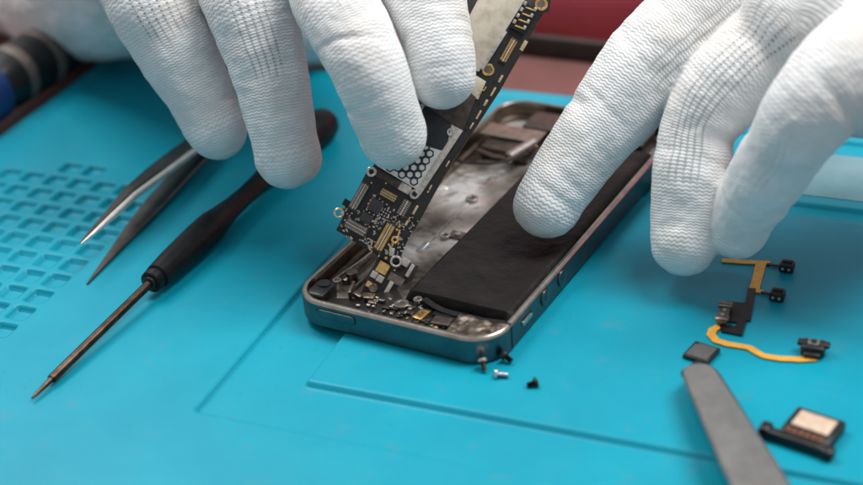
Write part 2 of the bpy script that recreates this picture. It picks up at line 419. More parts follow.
# mute switch and volume keys (face +x)
pill(B(), (PW, 1.78, .45), (0,1,0), .33, .11, .004).build('mute_slot', 'black_plastic', frame)
pill(B(), (PW, 1.78, .42), (0,1,0), .27, .06, .05).build('mute_switch', 'steel', phone)
for y, plus in ((2.83, True), (3.83, False)):
    pill(B(), (PW, y, .43), (0,1,0), .255, .25, .003).build('volume_key_slot', 'black_plastic', frame)
    kk = pill(B(), (PW, y, .43), (0,1,0), .225, .22, .045).build('volume_key', 'anodised', phone)
    t = B(); t.box((PW+.046, y, .43), (.006, .18, .03))
    if plus: t.box((PW+.0465, y, .43), (.0062, .03, .18))
    t.build('plus_mark' if plus else 'minus_mark', 'black_plastic', kk)
t = B(); t.cyl((PW*0+3.2, -.001, .38), (0,-1,0), .001, .001); t.bm.free()
# battery: soft-edged pouch lying along the right side
bx0, bx1, by0, by1, bz0, bz1 = 2.55, 5.66, 1.42, 10.7, .17, .66
t = bmesh.new(); bmesh.ops.create_grid(t, x_segments=24, y_segments=60, size=.5)
for v in t.verts:
    x, y = v.co.x, v.co.y
    ex = 1-max(0, abs(x)*2-.90)/.10; ey = 1-max(0, abs(y)*2-.965)/.035
    e = min(1, max(0, ex))**.45 * min(1, max(0, ey))**.45
    wx_, wy_ = bx0+(x+.5)*(bx1-bx0), by0+(y+.5)*(by1-by0)
    z = bz0+.12 + (bz1-bz0-.12)*e + .025*e*noise.noise(Vector((wx_*.7, wy_*.7, 0)))
    v.co = Vector((wx_, wy_, z))
r = bmesh.ops.extrude_edge_only(t, edges=[e for e in t.edges if e.is_boundary])
for v in [q for q in r['geom'] if isinstance(q, bmesh.types.BMVert)]: v.co.z = .151
bb = B(); bb.add(t); bat = bb.build('battery', 'battery_wrap', phone, angle=60)
# battery flex tab and tape lip at its near end
t = B(); t.ribbon([(3.0,1.36,.5),(3.9,1.30,.46),(4.9,1.30,.46),(5.5,1.34,.5)], .16, .02); t.build('battery_tape', 'tape', bat)

def screwpost(x, y, z, r=.13, mat='steel', head=True, parent=phone, name='screw_post'):
    t = B(); t.cyl((x, y, .15), (0,0,1), r*.85, z-.15, 20); t.cyl((x, y, z), (0,0,1), r, .05, 24, hole=r*.5)
    o = t.build(name, mat, parent)
    t = B(); t.cyl((x, y, z), (0,0,1), r*.5, .018, 12); t.build('socket', 'steel_dark', o)
for px, py, z, r_ in ((337,281,.42,.12),(401.5,304.5,.5,.19),(418,300,.56,.12),(472,199,.2,.18),(445,236,.2,.15),(519,158,.22,.12)):
    q = P(px, py, z); screwpost(q[0], q[1], z, r_)
# near-end assembly: dark carrier plate and small pieces along the top of the phone
t = B(); t.prism([(.75,.22),(5.0,.2),(5.0,1.3),(2.6,1.38),(2.2,1.75),(1.55,1.55),(1.4,.95),(.75,.75)], .15, .44, bev=.02)
carrier = t.build('top_module', 'chip_black', phone)
t = B(); q = P(322, 277, .55)
t.box((.48, .78, .42), (.55, .75, .5), bev=.1, seg=3); t.cyl((.5, .95, .66), (0,0,1), .17, .05, 24)
t.build('corner_bumper', 'black_plastic', phone)
t = B()
for (px, py, z, sx_, sy_, sz, a) in ((352,290,.56,.08,.55,.22,20),(358,296,.58,.3,.12,.14,-20),(368,296,.55,.34,.25,.06,15)):
    q = P(px, py, z); t.box((0,0,0), (sx_, sy_, sz), Matrix.Translation(V(q)) @ Matrix.Rotation(math.radians(a), 4, 'Z'), bev=.015)
t.build('spring_contact', 'foil', phone)
t = B(); pts = [P(*p) for p in ((424,298,.6),(432,304,.6),(441,309,.58),(452,313,.58),(462,316,.56),(455,320,.55),(445,316,.55),(434,312,.52))]
t.ribbon([V(p) for p in pts], .17, .03); t.build('ribbon_cable', 'black_plastic', phone)
q = P(421.5, 315, .5); t = B(); t.box((0,0,0), (.27,.42,.08), Matrix.Translation(V(q)) @ Matrix.Rotation(math.radians(-8), 4, 'Z'), bev=.02)
go = t.build('gold_contact', 'gold', phone)
for s_ in (-.08, .08):
    t = B(); t.cyl(V(q)+Vector((0, s_, .041)), (0,0,1), .05, .01, 12); t.build('contact_pad', 'rust_pins', go)
q = P(442, 322, .5); t = B(); t.box((0,0,0), (.5,.34,.12), Matrix.Translation(V(q)) @ Matrix.Rotation(math.radians(5), 4, 'Z'), bev=.03); t.build('proximity_sensor', 'bracket_brown', phone)
for k in range(70):
    t = B()
    a, c = random.random(), random.random()
    x, y = 1.7+3.1*a, .26+.95*c
    t.box((x, y, .44+random.uniform(0,.05)), (random.uniform(.05,.24), random.uniform(.04,.16), random.uniform(.04,.14)), Matrix.Identity(4), bev=.01); t.build('small_component', random.choice(('pcb','steel_dark','black_plastic','bracket_brown','pcb','steel')), carrier)
for k in range(44):
    t = B()
    x, y = 1.7+3.1*random.random(), .26+.95*random.random()
    t.box((x, y, .5), (random.uniform(.03,.1), random.uniform(.03,.08), .05), bev=.008); t.build('solder_joint', random.choice(('tin','tin','gold')), carrier)
# crumpled metal shield in the near right corner
t = bmesh.new(); bmesh.ops.create_grid(t, x_segments=40, y_segments=26, size=.5)
for v in t.verts:
    x, y = 4.35+(v.co.x+.5)*1.28, .18+(v.co.y+.5)*.98
    n1 = noise.noise(Vector((x*3.3, y*3.3, 2))); n2 = noise.noise(Vector((x*8, y*8, 5)))
    if x > 5.0 and y < .6:      # keep inside rounded corner
        cx, cy = PW-PR, PR; d = math.hypot(x-cx, min(0, y-cy))
        if x > cx and y < cy:
            d = math.hypot(x-cx, y-cy)
            if d > .74: x, y = cx+(x-cx)*.74/d, cy+(y-cy)*.74/d
    v.co = Vector((x, y, .57+.08*n1+.02*n2))
B_ = B(); B_.add(t); sh = B_.build('crumpled_shield', 'foil', phone, angle=25)
sh.modifiers.new('t', 'SOLIDIFY').thickness = .02
# left inner channel: rail, clips
t = B(); t.box((.52, 3.6, .22), (.18, 3.6, .16), bev=.05); t.box((.9, 2.2, .2), (.08, 1.6, .1), bev=.03)
t.cyl((.62, 2.05, .15), (0,0,1), .16, .3, 20); t.build('side_rail', 'steel_dark', phone)
t = B(); t.tube([(.35,1.6,.38),(.55,2.6,.42),(.62,3.4,.42),(.6,4.4,.4)], .035); t.build('antenna_wire', 'steel', phone)
t = B(); t.box((1.5, 6.3, .16), (.16, 4.6, .035), bev=.017, seg=3); t.build('stamped_rib', 'pan_floor', phone)
t = B(); t.box((2.15, 5.1, .19), (.5, .34, .06), bev=.02); br = t.build('small_bracket', 'steel_dark', phone)
t = B(); t.cyl((2.15, 5.1, .22), (0,0,1), .09, .04, 20); t.build('rivet', 'steel', br)
# far-end parts: speaker box, vibration motor, dock cable
t = B(); t.box((3.2, 11.45, .40), (3.9, 1.1, .5), bev=.06); t.build('loudspeaker_box', 'bracket_brown', phone)
t = B(); t.box((1.35, 10.05, .36), (1.55, 1.25, .36), bev=.05); t.build('speaker_cover', 'pan_brown', phone)
q0, q1 = P(508,158,.55), P(528,146,.55); t = B(); t.lathe([(0,.12),(.03,.16),(1.15,.16),(1.18,.12)], q0, q1, 20); t.build('vibration_motor', 'steel', phone)
t = B(); t.tube([P(*p) for p in ((455,160,.45),(470,163,.6),(490,164,.7),(512,160,.62),(530,150,.5))], .07, flat=.5); t.build('dock_cable', 'black_plastic', phone)
t = B(); t.tube([P(*p) for p in ((478,150,.5),(492,156,.62),(505,158,.55))], .1, flat=.5); t.build('antenna_cable', 'bracket_brown', phone)
t = B(); q = P(513,133,.6); t.box((0,0,0), (1.9, .75, .04), Matrix.Translation(V(q)), bev=.01); t.build('tan_sticker', 'bracket_tan', phone)

# ------------------------------------------------------------------ circuit board held up by the left-hand fingers
BD = 40.3; PXC = BD/FPX
O_px = (338.0, 232.0); ang = math.atan2(34, 60)
Xb = V(RT*math.cos(ang) - UP*math.sin(ang)); Yb = V(RT*math.sin(ang) + UP*math.cos(ang)); Nb = Xb.cross(Yb)
FR = Matrix.Identity(4); Ob = V(D(*O_px, BD))
for i in range(3): FR[i][0], FR[i][1], FR[i][2], FR[i][3] = Xb[i], Yb[i], Nb[i], Ob[i]
def bl_(px, py):
    dx, dy = px-O_px[0], py-O_px[1]; c, s = math.cos(ang), math.sin(ang)
    return ((dx*c+dy*s)*PXC, (dx*s-dy*c)*PXC)
board = empty('circuit_board', Ob, 'black logic board with gold pads and honeycomb shield, held over the phone by gloved fingers', 'circuit board')
out = [(336,230),(343,217),(341,211),(347,203),(350,205),(366,173),(372,168),(400,120),(482,-28),(545,-20),(552,-5),(549,12),(541,14),(531,32),(524,50),(512,66),(500,88),(484,112),(466,140),(452,160),(440,181),(428,205),(414,228),(405,246),(399,262),(389,263),(378,256),(368,250)]
t = B(); t.prism([bl_(*p) for p in out], -.06, .02, FR, bev=.008); sub = t.build('board_base', 'pcb', board)
# second layer under the right edge
edge_pts = [(545,10),(531,36),(500,91),(466,143),(440,184),(414,231)]
t = B(); t.prism([bl_(*p) for p in edge_pts] + [bl_(x-7, y-4) for x, y in edge_pts[::-1]], -.16, -.062, FR); t.build('edge_layer', 'bracket_brown', board)
def bbox(bb, px, py, w, l, z0, z1, bev=.01, rot=0):
    """box on the board: w along board width, l along its length (in px)"""
    x, y = bl_(px, py); return bb.box((0,0,0), (w*PXC, l*PXC, z1-z0), FR @ Matrix.Translation((x, y, (z0+z1)/2)) @ Matrix.Rotation(math.radians(rot), 4, 'Z'), bev=bev)
def part(name, mat, items, parent=board, **kw):
    t = B()
    for it in items: bbox(t, *it, **kw)
    return t.build(name, mat, parent)
def bcyl(bb, px, py, r, z0, z1, hole=0, n=24):
    x, y = bl_(px, py); c = FR @ Vector((x, y, z0)); return bb.cyl(c, Nb, r*PXC, z1-z0, n, hole=hole*PXC)
def connector(px, py, w, l, along, pins=10, gold=False):
    """board-to-board connector: frame, gutter and two rows of pins; l long side"""
    W_, L_ = (w, l) if along == 'y' else (l, w)
    o = part('connector', 'chip_dark' if not gold else 'bracket_brown', [(px, py, W_, L_, .02, .07)], bev=.008)
    t = B(); x, y = bl_(px, py)
    for k in range(pins):
        f = (k+.5)/pins-.5
        for s_ in (-1, 1):
            dx, dy = (s_*w*.30, f*l*.86) if along == 'y' else (f*l*.86, s_*w*.30)
            t.box((x+dx*PXC, y+dy*PXC, .074), ((w*.26 if along == 'y' else l*.05)*PXC, (l*.05 if along == 'y' else w*.26)*PXC, .012), FR)
    t.build('pin_row', 'gold' if gold else 'capacitor', o)
    t = B(); 
    t.box((x, y, .072), ((w*.16 if along == 'y' else l*.9)*PXC, (l*.9 if along == 'y' else w*.16)*PXC, .012), FR); t.build('connector_rib', 'pad_tan', o)
    return o
connector(359, 196.5, 9, 31, 'y', 14); connector(388.5, 195.3, 8, 19, 'x', 9, True)
connector(404, 208, 9, 18, 'y', 7); connector(356, 227.5, 10, 25, 'x', 12); connector(384.5, 237, 10, 32, 'y', 14, True)
connector(508.4, 51, 8, 27, 'y', 12, True)
part('square_chip', 'chip_dark', [(375.7,206.4,13,13,.02,.07)], bev=.008)
part('small_chip', 'chip_dark', [(366.4,218.4,12,9,.02,.065)], bev=.008)
t = B()
for i in range(4):
    for j in range(4): bbox(t, 384+(i*3.0)*.87-(j-1.5)*-1.6-4, 213.8+(i*3.0)*.49-(j-1.5)*2.7-2, 1.5, 1.5, .02, .04, bev=.004)
t.build('solder_grid', 'tin', board)
# scatter of tiny passives between the named parts
t1, t2, t3 = B(), B(), B(); rnd = random.Random(3)
def inside(x, y):
    c = False; n = len(out)
    for i in range(n):
        (x1, y1), (x2, y2) = out[i], out[(i+1) % n]
        if (y1 > y) != (y2 > y) and x < (x2-x1)*(y-y1)/(y2-y1)+x1: c = not c
    return c
blk = [(359,196.5,17),(388.5,195.3,7),(404,208,9),(356,227.5,11),(384.5,237,13),(375.7,206.4,8),(366.4,218.4,7),(384,214,6)]
cnt = 0
SMALL = []
while cnt < 330:
    x, y = rnd.uniform(340, 418), rnd.uniform(174, 258)
    a_, l_ = bl_(x, y)
    if not inside(x, y) or l_ > 1.28 or any(math.hypot(x-q[0], y-q[1]) < q[2]*.72 for q in blk): continue
    w, l = rnd.choice(((1.6,.9),(.9,1.6),(2.2,1.2),(1.2,2.2),(1,1)))
    SMALL.append((rnd.choice((0,1,1,2,2)), x, y, w*1.15, l*1.15)); cnt += 1
for _ in range(40):
    tt = rnd.random(); x, y = 545-120*tt+rnd.uniform(-9,0), 12+190*tt+rnd.uniform(-6,0)
    if inside(x, y): SMALL.append((rnd.choice((0,1,2)), x, y, 1.6, 1.6))
caps = [0, 0, 0]
for k_, x, y, w, l in SMALL:
    if caps[k_] >= 100: continue
    caps[k_] += 1
    part(('resistor','capacitor','solder_pad')[k_], ('chip_black','capacitor','tin')[k_], [(x, y, w, l, .02, .048)], bev=0)
for _ in range(26):
    x, y = rnd.uniform(345, 412), rnd.uniform(180, 255); 
    if inside(x, y) and not any(math.hypot(x-q[0], y-q[1]) < q[2]*.7 for q in blk): part('gold_pad', 'gold', [(x, y, 1.4, 1.4, .02, .04)], bev=0)
for (x, y, r_) in ((371,200.5,1.3),(368.8,203.8,1.3),(388.6,221.8,1.3),(399.2,226.4,1.3),(397,229.6,1.2),(370.6,248.7,1.7),(386,258,1.5)):
    t = B(); bcyl(t, x, y, r_, .02, .032, n=14); t.build('gold_pad', 'gold', board)
# gold tabs along the right edge
for (x, y, w, l) in ((413.7,209,2.4,10),(405.7,221,2.4,8),(522,45,4,11),(499,78,2.4,8),(491.5,91,2,10),(484,102,2.6,7),(477,114,2,10),(470,125,1.8,7),(428,188,1.6,9),(446,163,1.5,7)):
    part('edge_tab', 'pale_gold', [(x+1.6, y+1, w, l, -.05, .04)], bev=.008)
t = B(); bcyl(t, 395, 240, 4.2, .02, .07, hole=1.8, n=8); bbox(t, 399, 233, 2, 7, .02, .05, rot=15); bbox(t, 390, 246, 6, 2, .02, .05, rot=-20); t.build('coaxial_socket', 'gold', board)
# screws with washers and the bracket between them
for (x, y) in ((371.6,172),(414.6,194.3)):
    t = B(); bcyl(t, x, y, 5.3, .05, .11, hole=2.4); o = t.build('screw_collar', 'steel', board)
    t = B(); bcyl(t, x, y, 2.6, .03, .09, n=6); t.build('screw_socket', 'chip_black', o)
part('clamp_bar', 'bracket_brown', [(388,178.8,30,8,.02,.075)], bev=.012)
part('clamp_bar_end', 'tin', [(405,188.3,12,8.5,.02,.078)], bev=.012)
# ring terminals
for (x, y, R_, r_, mt, e) in ((339,213,5.3,3.3,'pale_gold',0),(541,4.7,6.5,4.0,'gold',0),(488,70,6.3,4.0,'gold',0)):
    t = B(); bcyl(t, x, y, R_, .0, .05, hole=r_); t.build('ring_terminal', mt, board)
    if (x, y) != (339,213):
        t = B(); bcyl(t, x, y, r_+.6, .0, .03, n=20); t.build('screw_hole', 'steel_dark', board)
part('side_clip', 'black_plastic', [(346.5,203,7,7,-.02,.06)])
# hexagon patterned shield: light plate with raised black honeycomb lines
def quad(pts, name, mat, z0, z1, parent=board, bev=.006):
    t = B(); t.prism([bl_(*p) for p in pts], z0, z1, FR, bev=bev); return t.build(name, mat, parent)
sh = quad([(377,166),(424,100),(465,122),(419,191)], 'shield_plate', 'white_shield', .02, .09)
t = B(); hs_ = 5.4*PXC*.62; cells = []
x0, y0 = bl_(398, 168)
def hexring(bb, cx, cy, R_, w, z0, z1):
    tb = bmesh.new(); k6 = [math.radians(60*k) for k in range(6)]
    o_ = [[tb.verts.new((cx+R_*math.cos(a), cy+R_*math.sin(a), z)) for a in k6] for z in (z0, z1)]
    i_ = [[tb.verts.new((cx+(R_-w)*math.cos(a), cy+(R_-w)*math.sin(a), z)) for a in k6] for z in (z0, z1)]
    for k in range(6):
        j = (k+1) % 6
        tb.faces.new((o_[1][k], o_[1][j], i_[1][j], i_[1][k])); tb.faces.new((o_[0][k], o_[0][j], o_[1][j], o_[1][k])); tb.faces.new((i_[0][j], i_[0][k], i_[1][k], i_[1][j]))
    bb.add(tb, FR)
R_ = 4.6*PXC
for i in range(-9, 10):
    for j in range(-9, 10):
        cx, cy = x0+i*R_*1.5, y0+(j+(i % 2)*.5)*R_*math.sqrt(3)
        X_, Y_ = bl_(377,168); X2, Y2 = bl_(419,191)
        if bl_(382,166)[0]+R_*.6 < cx < bl_(419,189)[0]-R_*.35 and Y_+R_*1.1 < cy < bl_(441,152)[1]: hexring(t, cx, cy, R_*1.02, R_*.36, .0905, .096)
t.build('honeycomb_print', 'label_black', sh)
quad([(404,140),(425,106),(452,121),(446,152)], 'black_label', 'label_black', .091, .097, sh)
quad([(457,128),(463,131),(420,196),(415,192)], 'shield_edge', 'tin', .03, .12)
quad([(417,100),(438,66),(476,98),(463,131),(455,127)], 'brown_shield', 'bracket_brown', .02, .12)
t = B(); bcyl(t, 451, 132.5, 4.2, .10, .13, hole=2.3); bbox(t, 455, 128.5, 8, 9, .092, .118); t.build('screw_tab', 'tin', board)
# long cream plate and silver strip of the upper half
quad([(432,86),(492,-26),(534,-14),(503,35),(479,72),(470,70),(460,98)], 'cream_shield', 'cream_plate', .02, .10)
quad([(504,31),(507,33),(483,71),(480,69)], 'silver_strip', 'tin', .03, .13)
quad([(473,74),(486,82),(478,100),(466,94)], 'lower_cream_shield', 'cream_plate', .02, .07)
# battery connector block with springs
bk = part('battery_socket', 'black_plastic', [(524,19,16,30,.02,.13)], bev=.015)
for k in range(4):
    f = (k-1.5)*7; x, y = 524+.502*f, 19-.865*f
    t = B(); bbox(t, x, y, 9, 1.6, .13, .15, rot=8); t.build('gold_spring', 'gold', bk)
    t = B(); bbox(t, x-4.5, y-5.5, 3, 4, .131, .15); t.build('socket_clip', 'tin', bk); t = B(); bbox(t, x+5.5, y+.5, 3, 4, .131, .15); t.build('socket_clip', 'tin', bk)
t = B(); pts = [(478,96),(481,93),(479,90),(484,91),(486,87)]
t.tube([FR @ Vector((*bl_(*p), .05)) for p in pts], .025, 8); t.build('gold_wire', 'gold', board)
# lower connector board reaching down into the phone
lo_out = [(379,256),(396,258),(419,266),(412,281),(398,287),(388,301),(379,304),(361,294),(366,279)]
t = B(); t.prism([bl_(*p) for p in lo_out], -.14, -.075, FR, bev=.008); low = t.build('connector_board', 'pcb', board)
def lp(name, mat, items, bev=.01): return part(name, mat, items, parent=low, bev=bev)
lp('gold_square', 'gold', [(382.8,268,11.5,11.5,-.075,-.03)]); lp('grey_capacitor', 'tin', [(374,274.6,6.5,7,-.075,-.02)]); lp('grey_capacitor', 'tin', [(380,278.8,7,7,-.075,-.02)])
lp('gold_pad', 'gold', [(368.5,284.2,5,6,-.075,-.04)]); lp('silver_contact', 'tin', [(410,270.5,4,14,-.075,.02)]); lp('silver_contact', 'tin', [(388,289,4.5,17,-.075,-.03)])
for _ in range(34):
    x, y = rnd.uniform(365, 412), rnd.uniform(260, 298)
    if any(math.hypot(x-a_, y-b_) < c_ for a_, b_, c_ in ((382.8,268,8),(374,274.6,5),(380,278.8,5),(368.5,284,4),(410,270.5,7),(388,289,7),(396,279.5,8),(373,288,5),(396,261,7))): continue
    if x+y < 646 or y > 262+ (419-x)*.9: continue
    part(rnd.choice(('resistor','capacitor')), rnd.choice(('tin','capacitor','gold','chip_dark')), [(x, y, 1.8, 1.5, -.075, -.045)], parent=low, bev=0)
lp('folded_tape', 'steel_dark', [(396,279.5,16,9,-.075,-.055,.004)][0:1] and [(396,279.5,16,9,-.075,-.055)], bev=.004)
t = B(); bcyl(t, 373, 288, 4.4, -.075, -.03, hole=3.2); bcyl(t, 373, 288, 3.2, -.075, -.045); t.build('round_sensor', 'steel_dark', low)
t = B(); bcyl(t, 396, 261.5, 6.0, .02, .07, hole=3.7); bbox(t, 392, 252, 5, 8, .02, .05, rot=20); bbox(t, 405, 262, 9, 8, .0, .03); t.build('grounding_bracket', 'tin', board)
t = B(); bcyl(t, 400, 267, 2.6, -.075, -.02, n=16); t.build('round_post', 'chip_black', low)

# ------------------------------------------------------------------ gloved hands
NB, NR = 26, 15
def ball(c, r):
    v = [c+np.array((0,0,r))]; 
    for i in range(1, NR):
        a = math.pi*i/NR
        for k in range(NB): b_ = 2*math.pi*k/NB; v.append(c+r*np.array((math.sin(a)*math.cos(b_), math.sin(a)*math.sin(b_), math.cos(a))))
    v.append(c-np.array((0,0,r))); f = []; last = len(v)-1
    for k in range(NB):
        j = (k+1) % NB; f.append((0, 1+k, 1+j)); f.append((last, last-NB+j, last-NB+k))
        for i in range(NR-2): a = 1+i*NB; f.append((a+k, a+NB+k, a+NB+j, a+j))
    return np.array(v), f
def frustum(p, q, r1, r2):
    ax = (q-p)/np.linalg.norm(q-p); e1 = np.cross(ax, (0,0,1) if abs(ax[2]) < .9 else (1,0,0)); e1 /= np.linalg.norm(e1); e2 = np.cross(ax, e1)
    v = [c+r*(e1*math.cos(2*math.pi*k/NB)+e2*math.sin(2*math.pi*k/NB)) for c, r in ((p, r1), (q, r2)) for k in range(NB)]
    f = [(k, (k+1) % NB, NB+(k+1) % NB, NB+k) for k in range(NB)] + [tuple(range(NB))[::-1], tuple(range(NB, 2*NB))]
    return np.array(v), f
def glove(name, label, chains, opens, fingers, voxel=.085):
    """chains: list of [(px, py, depth, radius_px), ...] tip first; extra chains (palm) carry no own knit"""
    segs = []; VV, FF, nv = [], [], 0
    for ci, ch in enumerate(chains):
        pts = [V(D(x, y, d)) for x, y, d, r in ch]; rs = [r*d/FPX for x, y, d, r in ch]
        P3, R3 = [], []
        for i in range(len(pts)-1):
            p0, p1, p2, p3 = pts[max(i-1,0)], pts[i], pts[i+1], pts[min(i+2,len(pts)-1)]
            r0, r1, r2, r3 = rs[max(i-1,0)], rs[i], rs[i+1], rs[min(i+2,len(rs)-1)]
            for k in range(6):
                u = k/6
                f = lambda a, b, c, d: .5*((2*b)+(c-a)*u+(2*a-5*b+4*c-d)*u*u+(3*b-a-3*c+d)*u**3)
                P3.append(f(p0,p1,p2,p3)); R3.append(f(r0,r1,r2,r3))
        P3.append(pts[-1]); R3.append(rs[-1])
        s_ = 0
        for i, (p, r) in enumerate(zip(P3, R3)):
            co_, fa_ = ball(np.array(p), r); VV.append(co_); FF += [tuple(x+nv for x in f_) for f_ in fa_]; nv += len(co_)
            if i < len(P3)-1:
                q, r2 = P3[i+1], R3[i+1]; L = (q-p).length
                segs.append((ci, np.array(p), np.array(q), r, r2, s_)); s_ += L
                if L > 1e-4:
                    co_, fa_ = frustum(np.array(p), np.array(q), r, r2); VV.append(co_); FF += [tuple(x+nv for x in f_) for f_ in fa_]; nv += len(co_)
    me = bpy.data.meshes.new('t'); me.from_pydata(np.vstack(VV).tolist(), [], FF)
    o = bpy.data.objects.new('t', me); COL.objects.link(o)
    r_ = o.modifiers.new('r', 'REMESH'); r_.mode = 'VOXEL'; r_.voxel_size = voxel; r_.adaptivity = 0
    s = o.modifiers.new('s', 'SMOOTH'); s.factor = .5; s.iterations = 5
    s = o.modifiers.new('b', 'SUBSURF'); s.levels = 1; s.render_levels = 1
    dg = bpy.context.evaluated_depsgraph_get(); me2 = bpy.data.meshes.new_from_object(o.evaluated_get(dg))
    bpy.data.objects.remove(o); me2.name = name
    n = len(me2.vertices); co = np.empty(n*3); me2.vertices.foreach_get('co', co); co = co.reshape(-1, 3)
    nr = np.empty(n*3); me2.vertices.foreach_get('normal', nr); nr = nr.reshape(-1, 3)
    # knit coordinates: each point belongs to one finger; s runs along it, theta round it
    sec = np.full(n, 1e9); bestc = np.full(n, 1e9); ch_i = np.zeros(n, int); info = {}
    for ci in range(fingers):
        sg = [q for q in segs if q[0] == ci and np.linalg.norm(q[2]-q[1]) > 1e-4]
        W1 = np.zeros(n); S1 = np.zeros(n); C1 = np.zeros(n); N1 = np.zeros(n); dm = np.full(n, 1e9)
        for ps in (0, 1):
            for _, p, q, r, r2, s0 in sg:
                ax = q-p; L = np.linalg.norm(ax); ax = ax/L; d = co-p; tt = d@ax; tc = np.clip(tt, 0, L)
                dv = d-tc[:,None]*ax; ds = np.linalg.norm(dv, axis=1)/(r+(r2-r)*tc/L)
                if ps == 0: dm = np.minimum(dm, ds); continue
                wt = np.exp(-(ds-dm)/.05)
                e1 = -FW-ax*(-FW@ax); e1 /= np.linalg.norm(e1); e2 = np.cross(ax, e1)
                a_, b_ = dv@e1, dv@e2; h_ = np.hypot(a_, b_)+1e-6
                sl = s0+tc
                if s0 == 0: sl = sl - np.where(tt < 0, r*np.arcsin(np.clip(-tt/r, 0, 1)), 0)
                W1 += wt; S1 += wt*sl; C1 += wt*a_/h_; N1 += wt*b_/h_
        m_ = dm < bestc; sec = np.minimum(sec, np.maximum(dm, bestc)); bestc[m_] = dm[m_]; ch_i[m_] = ci
        info[ci] = (S1/W1, np.arctan2(N1, C1))
    sv = np.zeros(n); th = np.zeros(n)
    for ci, (a_, b_) in info.items():
        m_ = ch_i == ci; sv[m_] = a_[m_]; th[m_] = b_[m_]
    # soft wrinkles, lumps and loose cloth
    out_ = np.zeros(n)
    for i in range(n):
        p = co[i]
        out_[i] = .06*noise.noise(Vector(p)*.9) + .022*noise.noise(Vector((p[0]*2.4, p[1]*2.4, p[2]*2.4+3))) + .012*noise.noise(Vector(p)*6)
    rc = random.Random(len(label))
    for ci in range(fingers):
        m_ = ch_i == ci
        for _ in range(9):
            s0 = rc.uniform(.2, 6.5); tc_ = rc.uniform(-1.5, 1.5); wd = rc.uniform(.35, .9); sl = rc.uniform(-.35, .35); am = rc.choice((-.045,-.03,-.02,.014)); w_ = rc.uniform(.08, .16)
            g1 = np.exp(-((sv-s0-sl*(th-tc_))/w_)**2)*np.exp(-((th-tc_)/wd)**2)
            out_ += np.where(m_, am*g1, 0)
    co2 = co + nr*out_[:,None]
    me2.vertices.foreach_set('co', co2.ravel())
    NCOL = 34
    Uv = th/(2*math.pi)*NCOL; Vv = sv/.082
    op = np.zeros(n)
    for ci, (tc_, wid, s_a, s_b, amt) in opens.items():
        m_ = ch_i == ci; dth = np.abs(th-tc_)
        op = np.where(m_, np.clip((wid-dth)/.22, 0, 1)*np.clip((sv-s_a)/.5, 0, 1)*np.clip((s_b-sv)/.5, 0, 1)*amt, op)
    a = me2.attributes.new('open', 'FLOAT', 'POINT'); a.data.foreach_set('value', op.astype(np.float32))
    a = me2.attributes.new('solid', 'FLOAT', 'POINT'); a.data.foreach_set('value', np.clip((sec-bestc)/.12, 0, 1).astype(np.float32))
    nl = len(me2.loops); vi = np.empty(nl, int); me2.loops.foreach_get('vertex_index', vi)
    lu, lv = Uv[vi], Vv[vi]
    ls = np.empty(len(me2.polygons), int); me2.polygons.foreach_get('loop_start', ls)
    lt = np.empty(len(me2.polygons), int); me2.polygons.foreach_get('loop_total', lt)
    if (lt == 4).all():
        q = lu.reshape(-1, 4); mx = q.max(1, keepdims=True); q = np.where((mx-q) > NCOL/2, q+NCOL, q); lu = q.ravel()
    uvl = me2.uv_layers.new(name='knit'); uvl.data.foreach_set('uv', np.stack([lu, lv], -1).ravel().astype(np.float32))
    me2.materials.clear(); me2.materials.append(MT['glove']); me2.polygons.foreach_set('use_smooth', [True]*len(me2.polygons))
    ob = bpy.data.objects.new(name, me2); COL.objects.link(ob)
    return tag(ob, label, 'gloved hand')
glove('gloved_hand', 'white knitted glove at upper left, fingers pointing down and holding the circuit board',
 [[(216,128,43.4,32.5),(204,104,43.3,32.5),(188,72,43.2,38),(168,36,43.0,42),(150,0,42.9,46),(135,-50,43.5,48),(150,-110,45,50)],
  [(288,155,42.2,34.5),(281,124,42.0,33.8),(272,80,41.9,38),(260,40,41.9,42),(247,0,42,45),(232,-55,43,47),(225,-115,45,50)],
  [(393,136,39.35,34.5),(385,112,38.9,34.5),(369,70,38.6,38.5),(352,34,38.9,41),(335,0,39.5,43),(318,-50,42,46),(300,-110,44.5,50)],
  [(443,77,39.6,33.5),(439,52,39.55,34.5),(432,22,39.7,37.5),(421,-12,40.1,41),(400,-55,41.5,45),(375,-110,44,50)],
  [(66,-10,56,72),(125,-30,53,85),(180,-90,49,95),(260,-120,47,95),(340,-125,46,85)],
  [(322,18,54,48),(280,0,53,62),(215,-30,51,70),(150,-60,50,85)],
  [(130,8,56,52),(90,-5,57,58),(20,-45,60,80),(-60,-110,64,90)]],
 {0:(.15,.62,2.6,9,.9), 1:(.05,.55,1.9,9,1.0), 2:(.35,.5,2.9,9,.7), 3:(.2,.4,3.2,9,.5)}, 4)
